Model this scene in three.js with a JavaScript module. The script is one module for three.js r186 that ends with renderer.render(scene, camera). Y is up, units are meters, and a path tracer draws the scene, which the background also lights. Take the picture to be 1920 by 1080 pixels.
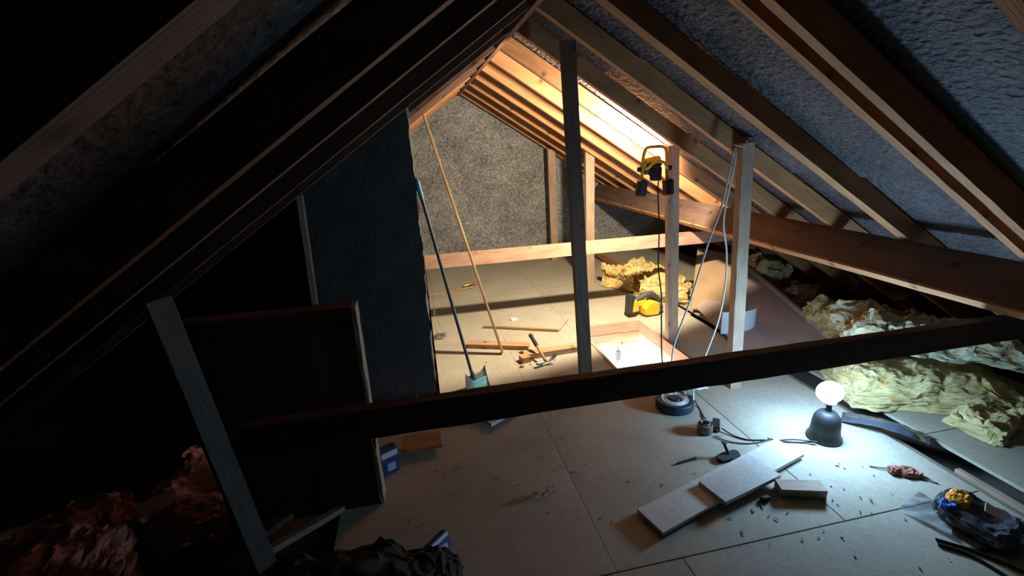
import * as THREE from 'three';
import { RoundedBoxGeometry } from 'three/addons/geometries/RoundedBoxGeometry.js';
import { mergeGeometries, mergeVertices } from 'three/addons/utils/BufferGeometryUtils.js';
import { RectAreaLightUniformsLib } from 'three/addons/lights/RectAreaLightUniformsLib.js';

// ---------------------------------------------------------------- camera, exposure, light set-up
const scene = new THREE.Scene();
scene.background = new THREE.Color(0x000000);
const renderer = new THREE.WebGLRenderer({ antialias: true });
renderer.toneMapping = THREE.LinearToneMapping;
renderer.toneMappingExposure = 1.0;
renderer.shadowMap.enabled = true;
RectAreaLightUniformsLib.init();
const camera = new THREE.PerspectiveCamera(63.42, 1920 / 1080, 0.02, 40);
{
  const right = new THREE.Vector3(0.978, -0.045, 0.202), up = new THREE.Vector3(0.101, 0.955, -0.279), back = new THREE.Vector3(-0.18, 0.294, 0.939);
  const m = new THREE.Matrix4().makeBasis(right.normalize(), up.normalize(), back.normalize());
  camera.quaternion.setFromRotationMatrix(m);
  camera.position.set(0, 1.62, 0);
}
scene.add(camera);
const LED_COLOR = new THREE.Color().setRGB(0.36, 0.66, 1.0), LED_POWER = 3.5;
const HALO_COLOR = new THREE.Color().setRGB(1.0, 0.82, 0.58), HALO_POWER = 26;
const ROOM_COLOR = new THREE.Color().setRGB(1.0, 0.93, 0.88), ROOM_POWER = 60;

// ---------------------------------------------------------------- helpers
let seed = 20240;
const rnd = () => { seed = (seed * 1664525 + 1013904223) >>> 0; return seed / 4294967296; };
const rr = (a, b) => a + (b - a) * rnd();
const V = (x, y, z) => new THREE.Vector3(x, y, z);
const hash3 = (i, j, k, s) => { let h = (i * 374761393 + j * 668265263 + k * 2147483647 + s * 974634777) | 0; h = Math.imul(h ^ (h >>> 13), 1274126177); h = Math.imul(h ^ (h >>> 16), 2246822519); return ((h ^ (h >>> 15)) >>> 0) / 4294967296; };
const sm = (t) => t * t * (3 - 2 * t);
function noise3(x, y, z, s = 0) {
  const i = Math.floor(x), j = Math.floor(y), k = Math.floor(z), u = sm(x - i), v = sm(y - j), w = sm(z - k);
  const L = (a, b, t) => a + (b - a) * t, h = (a, b, c) => hash3(i + a, j + b, k + c, s);
  return L(L(L(h(0, 0, 0), h(1, 0, 0), u), L(h(0, 1, 0), h(1, 1, 0), u), v), L(L(h(0, 0, 1), h(1, 0, 1), u), L(h(0, 1, 1), h(1, 1, 1), u), v), w) * 2 - 1;
}
const fbm3 = (x, y, z, s, o = 4) => { let a = 0, g = 0.5, t = 0; for (let n = 0; n < o; n++) { a += g * noise3(x, y, z, s + n); t += g; x *= 2.03; y *= 2.03; z *= 2.03; g *= 0.5; } return a / t; };
// tiling 2D noise on a lattice of px by py cells
function pnoise(x, y, px, py, s) {
  const i = Math.floor(x), j = Math.floor(y), u = sm(x - i), v = sm(y - j), m = (a, n) => ((a % n) + n) % n;
  const h = (a, b) => hash3(m(i + a, px), m(j + b, py), 7, s);
  return (h(0, 0) * (1 - u) + h(1, 0) * u) * (1 - v) + (h(0, 1) * (1 - u) + h(1, 1) * u) * v;
}
const pf = (u, v, px, py, s, o = 3) => { let a = 0, g = 0.5, t = 0; for (let n = 0; n < o; n++) { a += g * pnoise(u * px, v * py, px, py, s + n * 17); t += g; px *= 2; py *= 2; g *= 0.5; } return a / t; };
function tex(w, h, fn, srgb, ru = 1, rv = 1) {
  const d = new Uint8Array(w * h * 4);
  for (let y = 0; y < h; y++) for (let x = 0; x < w; x++) {
    const c = fn(x / w, y / h), q = (y * w + x) * 4;
    const a = typeof c === 'number' ? [c, c, c] : c;
    for (let n = 0; n < 3; n++) d[q + n] = Math.max(0, Math.min(255, Math.round(a[n] * 255)));
    d[q + 3] = 255;
  }
  const t = new THREE.DataTexture(d, w, h, THREE.RGBAFormat);
  t.wrapS = t.wrapT = THREE.RepeatWrapping; t.magFilter = THREE.LinearFilter; t.minFilter = THREE.LinearMipmapLinearFilter; t.generateMipmaps = true;
  if (srgb) t.colorSpace = THREE.SRGBColorSpace;
  t.repeat.set(ru, rv); t.needsUpdate = true;
  return t;
}
// texture coordinates in metres, by the face each triangle looks out of; long axis = local x
function boxUV(g0, off = 0) {
  const g = g0.index ? g0.toNonIndexed() : g0, p = g.attributes.position, uv = new Float32Array(p.count * 2), a = V(), b = V(), c = V(), n = V();
  for (let i = 0; i < p.count; i += 3) {
    a.fromBufferAttribute(p, i); b.fromBufferAttribute(p, i + 1); c.fromBufferAttribute(p, i + 2);
    n.copy(b).sub(a).cross(c.clone().sub(a));
    const ax = Math.abs(n.x), ay = Math.abs(n.y), az = Math.abs(n.z);
    [a, b, c].forEach((q, k) => {
      const o = (i + k) * 2;
      if (ax > ay && ax > az) { uv[o] = q.z; uv[o + 1] = q.y; } else if (ay > az) { uv[o] = q.x; uv[o + 1] = q.z; } else { uv[o] = q.x; uv[o + 1] = q.y; }
      uv[o] += off; uv[o + 1] += off * 1.37;
    });
  }
  g.setAttribute('uv', new THREE.BufferAttribute(uv, 2));
  return g;
}
const used = {};
function numbered(n) { const k = used[n] = (used[n] ?? -1) + 1; return k ? `${n}_${String(k).padStart(3, '0')}` : n; }
function tag(o, label, category, group, kind) {
  if (label) o.userData.label = label;
  if (category) o.userData.category = category;
  if (group) o.userData.group = group;
  if (kind) o.userData.kind = kind;
  return o;
}
function mesh(name, geo, mat, parent = scene) {
  const m = new THREE.Mesh(geo, mat); m.castShadow = m.receiveShadow = true;
  m.name = parent === scene ? numbered(name) : name; parent.add(m); return m;
}
function partName(parent, name) { let n = 0, s = name; while (parent.children.some((c) => c.name === s)) s = `${name}_${String(++n).padStart(3, '0')}`; return s; }
function part(name, geo, mat, parent) { const n = partName(parent, name); const m = mesh(n, geo, mat, parent); m.name = n; return m; }
function thing(name, label, category, pos = [0, 0, 0], turn = 0, group) {
  const o = new THREE.Group(); o.name = numbered(name); scene.add(o); o.position.set(...pos); o.rotation.y = turn;
  return tag(o, label, category, group);
}
const struct = (name, geo, mat) => tag(mesh(name, geo, mat), null, null, null, 'structure');
const cham = (l, h, d, c = 0.003) => boxUV(new RoundedBoxGeometry(l, h, d, 1, Math.min(c, l * 0.3, h * 0.3, d * 0.3)), rr(0, 5));
// a sawn timber: subdivided box whose edges waver a little
function sawn(l, h, d, amp = 0.0015, seg = 24) {
  const g = mergeVertices(stripped(new THREE.BoxGeometry(l, h, d, seg, 2, 2))), p = g.attributes.position, s = Math.floor(rr(0, 900));
  for (let i = 0; i < p.count; i++) {
    const x = p.getX(i), y = p.getY(i), z = p.getZ(i), q = x * 9;
    p.setY(i, y + amp * fbm3(q, y * 30, z * 30, s, 3)); p.setZ(i, z + amp * fbm3(q + 7, y * 30, z * 30, s + 5, 3));
  }
  const f = boxUV(g, rr(0, 5)); f.computeVertexNormals(); return f;
}
function stripped(g) { g.deleteAttribute('normal'); g.deleteAttribute('uv'); return g; }
// puts a mesh whose local x is its length between two points; ref says where its local z (thickness) looks
function along(m, a, b, ref = V(0, 0, 1)) {
  const x = b.clone().sub(a).normalize(), z = ref.clone().sub(x.clone().multiplyScalar(ref.dot(x))).normalize(), y = z.clone().cross(x);
  m.quaternion.setFromRotationMatrix(new THREE.Matrix4().makeBasis(x, y, z)); m.position.copy(a).add(b).multiplyScalar(0.5); return m;
}
const tube = (pts, r, n = 40, rs = 8) => new THREE.TubeGeometry(new THREE.CatmullRomCurve3(pts.map((p) => V(...p))), n, r, rs, false);
const cyl = (r1, r2, h, n = 24) => new THREE.CylinderGeometry(r1, r2, h, n);
const moved = (g, x, y, z, rx = 0, ry = 0, rz = 0) => { g.applyMatrix4(new THREE.Matrix4().compose(V(x, y, z), new THREE.Quaternion().setFromEuler(new THREE.Euler(rx, ry, rz)), V(1, 1, 1))); return g; };
const join = (...gs) => mergeGeometries(gs.map((g) => { const k = g.index ? g.toNonIndexed() : g.clone(); for (const a of Object.keys(k.attributes)) if (!['position', 'normal', 'uv'].includes(a)) k.deleteAttribute(a); return k; }));
// a soft lump: rounded, wavering, flat-bottomed
function lump(w, h, d, s, { rough = 0.2, freq = 2.2, fine = 0.05, det = 40, pw = 0.75 } = {}) {
  const g = mergeVertices(stripped(new THREE.IcosahedronGeometry(1, det)), 1e-5), p = g.attributes.position, v = V();
  for (let i = 0; i < p.count; i++) {
    v.fromBufferAttribute(p, i);
    const q = v.clone(), e = (t) => Math.sign(t) * Math.pow(Math.abs(t), pw);
    v.set(e(v.x), e(v.y), e(v.z));
    const mx = q.x * w / 2, my = q.y * h / 2, mz = q.z * d / 2, F = freq * 3.2 * Math.max(1, 0.25 / Math.min(w, d)), lo = Math.min(w, h * 1.3, d);
    const n = V(v.x / w, v.y / h, v.z / d).normalize(), a = lo * rough * 0.85 * fbm3(mx * F, my * F, mz * F, s, 3), jit = (c) => lo * fine * 1.5 * fbm3(mx * F * 4 + c, my * F * 9 - c, mz * F * 4, s + 9 + c, 4);
    p.setXYZ(i, v.x * w / 2 + n.x * a + jit(0), Math.max(v.y * h / 2 + n.y * a + jit(5), -h * 0.42), v.z * d / 2 + n.z * a + jit(11));
  }
  const f = boxUV(g, s * 0.37); const k = mergeVertices(f, 1e-4);
  k.computeVertexNormals(); return k;
}
// a torn mineral-wool batt: box with layered, ragged faces
function batt(w, h, d, s, { amp = 0.03, layer = 0.012, sag = 0 } = {}) {
  const g = mergeVertices(stripped(new THREE.BoxGeometry(w, h, d, Math.ceil(w / 0.011), Math.ceil(h / 0.008), Math.ceil(d / 0.013))), 1e-5), p = g.attributes.position;
  for (let i = 0; i < p.count; i++) {
    let x = p.getX(i), y = p.getY(i), z = p.getZ(i);
    const ex = Math.abs(x) / (w / 2), ez = Math.abs(z) / (d / 2), ey = (y / h + 0.5);
    const round = 1 - 0.1 * Math.pow(ey, 3), lay = layer * noise3(x * 5, y * 75, z * 5, s) + layer * 0.6 * noise3(x * 17, y * 150, z * 17, s + 3);
    let nx = x * round + amp * fbm3(x * 6, y * 10, z * 6, s + 1, 4) + (ex > 0.97 ? lay * Math.sign(x) : 0);
    let nz = z * round + amp * fbm3(x * 6 + 9, y * 10, z * 6, s + 2, 4) + (ez > 0.97 ? lay * Math.sign(z) : 0);
    let ny = y + ey * (amp * 1.7 * fbm3(x * 5, 3, z * 5, s + 4, 5) - sag * (x / w + 0.5) - 0.12 * h * Math.pow(Math.max(ex, ez), 6)) + ey * amp * 0.5 * fbm3(x * 22, y * 22, z * 22, s + 8, 3);
    p.setXYZ(i, nx, ny, nz);
  }
  const k = mergeVertices(boxUV(g, s * 0.21), 1e-4); k.computeVertexNormals(); return k;
}
// a sheet with thickness over a grid; f(u, v) gives its middle surface
function sheet(f, nu, nv, t) {
  const P = [], uv = [], ix = [], N = (nu + 1) * (nv + 1), A = [], e = 1e-3;
  for (let j = 0; j <= nv; j++) for (let i = 0; i <= nu; i++) { const u = i / nu, v = j / nv; A.push([f(u, v), f(Math.min(1, u + e), v).sub(f(Math.max(0, u - e), v)).cross(f(u, Math.min(1, v + e)).sub(f(u, Math.max(0, v - e)))).normalize(), u, v]); }
  for (const sgn of [1, -1]) for (const [c, n, u, v] of A) { P.push(c.x + n.x * sgn * t / 2, c.y + n.y * sgn * t / 2, c.z + n.z * sgn * t / 2); uv.push(u, v); }
  const q = (a, b, c, d) => ix.push(a, b, c, a, c, d), id = (i, j) => j * (nu + 1) + i;
  for (let j = 0; j < nv; j++) for (let i = 0; i < nu; i++) { q(id(i, j), id(i + 1, j), id(i + 1, j + 1), id(i, j + 1)); q(N + id(i, j), N + id(i, j + 1), N + id(i + 1, j + 1), N + id(i + 1, j)); }
  for (let i = 0; i < nu; i++) { q(id(i, 0), N + id(i, 0), N + id(i + 1, 0), id(i + 1, 0)); q(id(i + 1, nv), N + id(i + 1, nv), N + id(i, nv), id(i, nv)); }
  for (let j = 0; j < nv; j++) { q(id(0, j + 1), N + id(0, j + 1), N + id(0, j), id(0, j)); q(id(nu, j), N + id(nu, j), N + id(nu, j + 1), id(nu, j + 1)); }
  const g = new THREE.BufferGeometry(); g.setAttribute('position', new THREE.Float32BufferAttribute(P, 3)); g.setAttribute('uv', new THREE.Float32BufferAttribute(uv, 2)); g.setIndex(ix); g.computeVertexNormals(); return g;
}

// ---------------------------------------------------------------- materials
const rgb = (r, g, b) => new THREE.Color().setRGB(r, g, b);
const std = (c, rough, o = {}) => new THREE.MeshStandardMaterial({ color: c, roughness: rough, metalness: 0, ...o });
const woodMap = tex(1024, 256, (u, v) => {
  const wob = pf(u, v, 3, 4, 11, 2) * 0.35, ring = 0.5 + 0.5 * Math.sin((v + wob) * Math.PI * 2 * 9), fine = pf(u, v, 12, 128, 31, 2), stain = pf(u, v, 5, 3, 77, 3);
  let m = 0.76 + 0.12 * ring * pf(u, v, 4, 8, 5, 2) + 0.16 * (fine - 0.5) + 0.22 * (stain - 0.5);
  const kx = ((u * 2.0 + 0.3) % 1) - 0.5, ky = v - 0.6, k = Math.exp(-(kx * kx * 900 + ky * ky * 260)); m *= 1 - 0.5 * k;
  return [m + 0.06, m, m - 0.04];
}, true, 1, 4);
const woodBump = tex(512, 256, (u, v) => pf(u, v, 8, 96, 31, 2), false, 1, 4);
const wood = (c, rough = 0.75, o = {}) => std(c, rough, { map: woodMap, bumpMap: woodBump, bumpScale: 0.0012, ...o });
const chipMap = tex(1024, 1024, (u, v) => {
  const a = pf(u, v, 160, 200, 3, 2), b = pf(u, v, 6, 6, 8, 4), c = pf(u, v, 70, 60, 44, 2);
  let m = 0.86 + 0.09 * (a - 0.5) + 0.13 * (b - 0.5) + 0.05 * (c - 0.5);
  return [m + 0.01, m, m - 0.02];
}, true, 0.8, 0.8);
const chipBump = tex(512, 512, (u, v) => pf(u, v, 120, 140, 3, 2) + 0.5 * pf(u, v, 12, 12, 6, 3), false, 0.8, 0.8);
const chip = (c) => std(c, 0.82, { map: chipMap, bumpMap: chipBump, bumpScale: 0.0004 });
const feltMap = tex(1024, 1024, (u, v) => { const a = pf(u, v, 90, 90, 3, 3), b = pf(u, v, 5, 5, 8, 3), s = pf(u, v, 200, 170, 21, 1); let m = 0.55 + 0.5 * (a - 0.5) + 0.3 * (b - 0.5); if (s > 0.86) m += 0.2; return m; }, true, 1, 1);
const feltBump = tex(1024, 1024, (u, v) => pf(u, v, 60, 45, 4, 3), false, 1, 1);
const gableMap = tex(1024, 1024, (u, v) => {
  const a = pf(u, v, 110, 110, 3, 2), b = pf(u, v, 6, 6, 8, 4), d = pf(u, v, 60, 75, 51, 2), w = pf(u, v, 130, 100, 61, 1);
  let m = 0.66 + 0.4 * (a - 0.5) + 0.3 * (b - 0.5) + 0.2 * (d - 0.5); if (w > 0.84) m += 0.14; if (w < 0.12) m -= 0.14;
  return [m + 0.015, m, m - 0.025];
}, true, 0.7, 0.7);
const gableBump = tex(1024, 1024, (u, v) => pf(u, v, 90, 90, 3, 3), false, 0.7, 0.7);
const woolMap = tex(512, 512, (u, v) => { const a = pf(u, v, 10, 40, 3, 4), b = pf(u, v, 4, 4, 8, 4), c = pf(u, v, 5, 6, 25, 3); const m = 0.78 + 0.3 * (a - 0.5) + 0.15 * (b - 0.5), k = Math.max(0, c - 0.6) * 2.2; return [m * (1 - 0.25 * k) + 0.02, m * (1 - 0.6 * k), m * (1 - 0.95 * k) - 0.05]; }, true, 1.4, 1.4);
const woolBump = tex(512, 512, (u, v) => pf(u, v, 14, 70, 3, 4), false, 2.2, 2.2);
const wool = (c) => std(c, 1, { map: woolMap, bumpMap: woolBump, bumpScale: 0.006 });
const M = {
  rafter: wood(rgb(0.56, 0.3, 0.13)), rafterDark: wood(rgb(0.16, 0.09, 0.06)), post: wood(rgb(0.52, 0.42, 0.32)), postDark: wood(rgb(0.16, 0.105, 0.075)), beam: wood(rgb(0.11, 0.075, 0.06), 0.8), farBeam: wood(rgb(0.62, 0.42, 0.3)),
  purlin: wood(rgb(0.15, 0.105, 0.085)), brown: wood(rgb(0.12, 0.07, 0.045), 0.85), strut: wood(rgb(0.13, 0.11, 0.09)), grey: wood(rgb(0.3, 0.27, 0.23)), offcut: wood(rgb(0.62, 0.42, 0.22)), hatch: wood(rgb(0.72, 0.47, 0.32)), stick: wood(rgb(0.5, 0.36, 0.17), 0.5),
  floor: [chip(rgb(0.54, 0.5, 0.41)), chip(rgb(0.52, 0.48, 0.395)), chip(rgb(0.56, 0.52, 0.43))], ply: chip(rgb(0.85, 0.83, 0.8)), kraft: std(rgb(0.46, 0.32, 0.19), 0.7, { map: chipMap }), greyBoard: chip(rgb(0.56, 0.46, 0.44)), tornEdge: chip(rgb(0.4, 0.36, 0.28)),
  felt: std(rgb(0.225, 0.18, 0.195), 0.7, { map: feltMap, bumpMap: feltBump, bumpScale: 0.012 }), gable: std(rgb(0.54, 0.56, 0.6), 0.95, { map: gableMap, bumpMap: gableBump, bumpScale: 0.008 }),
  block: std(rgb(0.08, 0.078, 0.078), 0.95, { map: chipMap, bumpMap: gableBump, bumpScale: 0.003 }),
  yellowWool: wool(rgb(0.95, 0.78, 0.36)), creamWool: wool(rgb(0.95, 0.8, 0.42)), paleWool: wool(rgb(0.95, 0.9, 0.68)), pinkWool: wool(rgb(0.62, 0.26, 0.22)), mauveWool: wool(rgb(0.45, 0.33, 0.36)),
  black: std(rgb(0.02, 0.022, 0.025), 0.45), rubber: std(rgb(0.025, 0.022, 0.022), 0.8), cable: std(rgb(0.02, 0.02, 0.02), 0.6), whiteCable: std(rgb(0.75, 0.73, 0.7), 0.5),
  yellow: std(rgb(0.85, 0.55, 0.03), 0.4), saw: std(rgb(0.9, 0.48, 0.02), 0.45), greyPlastic: std(rgb(0.12, 0.125, 0.14), 0.5), metal: std(rgb(0.6, 0.6, 0.6), 0.32, { metalness: 1 }), dullMetal: std(rgb(0.35, 0.33, 0.32), 0.45, { metalness: 0.9 }),
  teal: std(rgb(0.02, 0.42, 0.52), 0.4), blueDeep: std(rgb(0.012, 0.03, 0.06), 0.5), white: std(rgb(0.82, 0.82, 0.82), 0.6), plaster: std(rgb(0.85, 0.84, 0.82), 0.9), whitePlastic: std(rgb(0.75, 0.78, 0.82), 0.35),
  brass: std(rgb(0.55, 0.38, 0.14), 0.4, { metalness: 0.7 }), sawGrip: std(rgb(0.05, 0.055, 0.065), 0.6), darkBrown: std(rgb(0.09, 0.075, 0.06), 1), sackMat: std(rgb(0.02, 0.016, 0.016), 0.8), orange: std(rgb(0.85, 0.33, 0.03), 0.4), blue: std(rgb(0.05, 0.16, 0.6), 0.4),
  filmDark: new THREE.MeshPhysicalMaterial({ color: rgb(0.06, 0.065, 0.085), roughness: 0.22, clearcoat: 0.6 }), film: new THREE.MeshPhysicalMaterial({ color: rgb(0.8, 0.82, 0.85), roughness: 0.15, transmission: 0.7, thickness: 0 }),
};

// ---------------------------------------------------------------- the roof and shell
const RB = (x) => 2.69 - 0.64 * x, LB = (x) => 1.82 + 0.69 * x, ZN = 1.3, ZF = -6.55;      // undersides of right and left rafters
const FE = 0.125;                                                                          // felt above the rafters' underside, measured upright
function feltSlope(name, yAt, x0, x1, sgn) {                                               // strips of felt lapped like shingles, each running along the ridge
  const g = new THREE.Group(); g.name = numbered(name); scene.add(g); tag(g, null, null, null, 'structure');
  const cuts = [0, 0.16, 0.42, 0.66, 0.86, 1].map((t) => x0 + (x1 - x0) * t);
  for (let i = 0; i < 5; i++) {
    const a = cuts[i], b = cuts[i + 1] + (i < 4 ? sgn * 0.05 : 0), lift = 0.012, len = Math.hypot(b - a, yAt(b) - yAt(a));
    const f = (u, v) => { const x = a + (b - a) * u, z = ZN + (ZF - ZN) * v; const sagz = 0.012 * Math.cos(z * Math.PI * 2 / 0.5) + 0.008 * fbm3(x * 3, i * 5, z * 3, 61, 3); return V(x, yAt(x) + FE + 0.014 + lift * (1 - u) - lift * u * 0.4 - Math.max(0, sagz) * 0.5, z); };
    const s = sheet(f, 10, 160, 0.006), uv = s.attributes.uv; for (let k = 0; k < uv.count; k++) uv.setXY(k, uv.getX(k) * len + i * 0.3, uv.getY(k) * 7.85);
    part('felt_strip', s, M.felt, g);
  }
  const deck = new THREE.Shape([[x0, yAt(x0) + 0.18], [x1, yAt(x1) + 0.18], [x1, yAt(x1) + 0.3], [x0, yAt(x0) + 0.3]].map((p) => new THREE.Vector2(...p)));
  const e = new THREE.ExtrudeGeometry(deck, { depth: ZN - ZF + 0.3, bevelEnabled: false }); e.translate(0, 0, ZF - 0.15);
  part('roof_deck', boxUV(e), M.felt, g);
}
feltSlope('ceiling_right', RB, 0.56, 4.45, 1);
feltSlope('ceiling_left', LB, 0.74, -2.95, -1);
function gableWall(name, z0, z1, mat) {
  const s = new THREE.Shape([[-3, -0.3], [4.5, -0.3], [4.5, 0.1], [0.65, 2.62], [-3, 0.1]].map((p) => new THREE.Vector2(...p)));
  const g = new THREE.ExtrudeGeometry(s, { depth: Math.abs(z1 - z0), bevelEnabled: false }); g.translate(0, 0, Math.min(z0, z1)); return struct(name, boxUV(g), mat);
}
gableWall('wall_far', ZF, ZF - 0.15, M.gable);
gableWall('wall_near', ZN, ZN + 0.15, M.block);
// ridge board
{
  const m = mesh('ridge_board', sawn(ZN - ZF, 0.16, 0.03, 0.002, 60), M.rafterDark); along(m, V(0.655, 2.335, ZN), V(0.655, 2.335, ZF), V(1, 0, 0));
  tag(m, 'long dark ridge board where the rafters of both slopes meet', 'beam');
}
const ordinal = ['first', 'second', 'third', 'fourth', 'fifth', 'sixth', 'seventh', 'eighth', 'ninth', 'tenth', 'eleventh', 'twelfth', 'thirteenth'];
const nR = V(0.64, 1, 0).normalize(), nL = V(-0.69, 1, 0).normalize();
const rz = [-0.9, -1.395, -1.495, -2.06, -2.53, -3.02, -3.52, -3.98, -4.46, -4.95, -5.45, -5.95, -6.38];
const rightLabel = [
  'blurry reddish rafter crossing the top right corner of the photo', 'nearer rafter of the close pair on the right slope', 'farther rafter of the close pair on the right slope, beside a dark slit',
  'pale edged single rafter left of the close pair on the right slope', 'right slope rafter whose head the grey right-hand post reaches', 'right slope rafter passing just above the yellow work light',
  'brightly lit orange rafter just behind the yellow work light', 'first of the closely seen orange rafters beyond the brightest one', 'second orange rafter beyond the brightest one on the right slope', 'third orange rafter beyond the brightest one on the right slope',
  'fourth orange rafter beyond the brightest one on the right slope', 'next to last orange rafter before the grey far gable on the right slope', 'last rafter of the right slope, against the grey far gable'];
rz.forEach((z, i) => {
  const a = V(0.675, RB(0.675), z).addScaledVector(nR, 0.05), b = V(4.3, RB(4.3), z).addScaledVector(nR, 0.05);
  const m = mesh('rafter', sawn(a.distanceTo(b), 0.098, i === 1 || i === 2 ? 0.042 : 0.046, 0.0022, 40), M.rafter); along(m, a, b); if (i === 3) m.rotateX(-0.24);  // one rafter twisted to turn its near face out of the lamplight
  tag(m, rightLabel[i], 'rafter', 'rafters of the right slope');
});
const lz = [-0.43, -1.03, -1.46, -2.06, -2.53, -3.02, -3.52, -3.98, -4.46, -4.95, -5.45, -6.0, -6.38];
const leftLabel = [
  'blurry reddish rafter crossing the top left corner of the photo', 'left slope rafter with a pale edge, next after the blurry red one', 'third left slope rafter from the camera, in the dark',
  'fourth left slope rafter from the camera, in deep shadow', 'left slope rafter just in front of the dark block wall', 'left slope rafter passing over the front of the dark block wall', 'left slope rafter just past the front of the dark block wall'];
lz.forEach((z, i) => {
  const a = V(0.635, LB(0.635), z).addScaledVector(nL, 0.05), b = V(-2.9, LB(-2.9), z).addScaledVector(nL, 0.05), last = i === 12;
  if (i > 4) { const t = (x) => V(x, LB(x), z).addScaledVector(nL, 0.05); b.copy(t(i > 4 && z < -2.9 ? -0.01 : -2.9)); }
  const m = mesh('rafter', sawn(a.distanceTo(b), 0.098, 0.046, 0.0022, 40), i < 9 ? M.rafterDark : M.rafter); along(m, a, b);  // nearer left rafters get darker wood, painting in their weaker light
  tag(m, leftLabel[i] || (last ? 'last left slope rafter, orange, against the grey far gable' : `${ordinal[i - 6]} left slope rafter behind the face of the dark block wall`), 'rafter', 'rafters of the left slope');
});
// purlins, tipped off square to the slope to keep the broad face unlit
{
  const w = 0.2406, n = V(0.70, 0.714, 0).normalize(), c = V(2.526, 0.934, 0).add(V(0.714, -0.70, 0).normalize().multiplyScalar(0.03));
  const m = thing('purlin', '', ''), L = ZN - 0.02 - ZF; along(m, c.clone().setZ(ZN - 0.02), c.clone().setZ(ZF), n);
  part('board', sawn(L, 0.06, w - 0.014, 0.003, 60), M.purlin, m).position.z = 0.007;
  tag(part('lit_edge_strip', sawn(L, 0.058, 0.014, 0.002, 60), M.rafter, m), 'paler strip painting in the lamplit lower edge').position.z = -w / 2 + 0.007;  // paler strip and darker board paint in lamplight and shade on one timber
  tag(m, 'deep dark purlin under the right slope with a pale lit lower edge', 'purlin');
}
// chimney breast
{
  const g = mergeVertices(stripped(new THREE.BoxGeometry(0.66, 1, 3.6, 22, 60, 60)), 1e-5), p = g.attributes.position;
  for (let i = 0; i < p.count; i++) {
    let x = p.getX(i) - 0.33, t = p.getY(i) + 0.5, z = p.getZ(i) - 4.73; const y = t * (LB(x) + FE - 0.03);
    const k = 0.011, edge = x > -0.02 && z > -3.0 ? 2 : 1;
    x += k * edge * fbm3(x * 12, y * 12, z * 12, 5, 4); z += k * fbm3(x * 10 + 4, y * 10, z * 10, 9, 4); p.setXYZ(i, x, Math.max(0, y), Math.max(z, -6.54));
  }
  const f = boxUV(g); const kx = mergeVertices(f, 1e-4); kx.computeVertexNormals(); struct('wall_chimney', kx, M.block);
}
// ---------------------------------------------------------------- floor
{
  const fl = new THREE.Group(); fl.name = numbered('floor'); scene.add(fl); tag(fl, null, null, null, 'structure');
  const B = [ // x0, x1, z0, z1
    [-0.8, 0.9, 0.6, -1.318], [0.904, 2.4, 0.6, -1.318],
    [-0.5, 0.6202, -1.324, -2.55], [0.6218, 1.673, -1.324, -2.62], [1.678, 2.4, -1.324, -2.62],
    [-0.5, 0.6202, -2.5512, -2.9], [0.02, 0.6202, -2.9012, -3.7622], [0.6218, 1.3, -2.6216, -3.7622],
    [1.925, 2.42, -2.626, -3.76], [0.02, 1.2522, -3.7636, -5.0], [1.2538, 2.45, -3.7636, -5.0], [0.02, 1.2522, -5.0014, -6.54], [1.2538, 2.45, -5.0014, -6.54],
    [2.6, 3.9, 0.6, -1.72], [2.6, 3.7, -1.725, -3.0], [2.505, 3.7, -3.005, -6.54]];
  B.forEach(([x0, x1, z0, z1], i) => {
    const m = part('floor_board', cham(x1 - x0, 0.018, z0 - z1, 0.0012), M.floor[i % 3], fl); m.position.set((x0 + x1) / 2, -0.009 , (z0 + z1) / 2);
  });
}
{ // slab under the joists with the hatch opening in it
  const bx = (x0, x1, z0, z1) => moved(new THREE.BoxGeometry(x1 - x0, 0.02, z0 - z1), (x0 + x1) / 2, -0.16, (z0 + z1) / 2);
  struct('ceiling_lower', boxUV(join(bx(-3, 1.29, 1.45, -6.7), bx(1.93, 4.5, 1.45, -6.7), bx(1.29, 1.93, 1.45, -2.68), bx(1.29, 1.93, -3.78, -6.7))), M.darkBrown);  // slab coloured dark to stand for the shade down in the floor gap
}
[-1.4, -0.95, 2.455].forEach((x, i) => {
  const m = mesh('joist', sawn(7, 0.1, 0.045, 0.002, 40), i === 2 ? M.grey : M.brown); along(m, V(x, i === 2 ? -0.085 : -0.1, 0.5), V(x, i === 2 ? -0.085 : -0.1, -6.5), V(1, 0, 0));
  tag(m, i === 2 ? 'pale joist showing in the dark gap of the floor on the right' : ['outer dark joist under the pink insulation at the left eaves', 'dark joist under the foot of the strut at lower left'][i], 'joist');
});
// hatch lining: upper and lower boards on each side
{
  const h = thing('hatch_frame', 'orange pine frame lining the bright open loft hatch', 'hatch frame', [1.6125, 0, -3.22]);
  const W = 0.625, D = 1.09;
  for (const [y, hh, t] of [[-0.042, 0.1, 0.022], [-0.158, 0.125, 0.019]]) {
    for (const s of [-1, 1]) {
      const a = part(y > -0.1 ? 'lining_board' : 'lower_lining_board', cham(W, hh, t, 0.002), M.hatch, h); a.position.set(0, y, s * (D / 2 - t / 2));
      const b = part(y > -0.1 ? 'lining_board' : 'lower_lining_board', cham(D - 2 * t, hh, t, 0.002), M.hatch, h); b.rotation.y = Math.PI / 2; b.position.set(s * (W / 2 - t / 2), y, 0);
    }
  }
}
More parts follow.
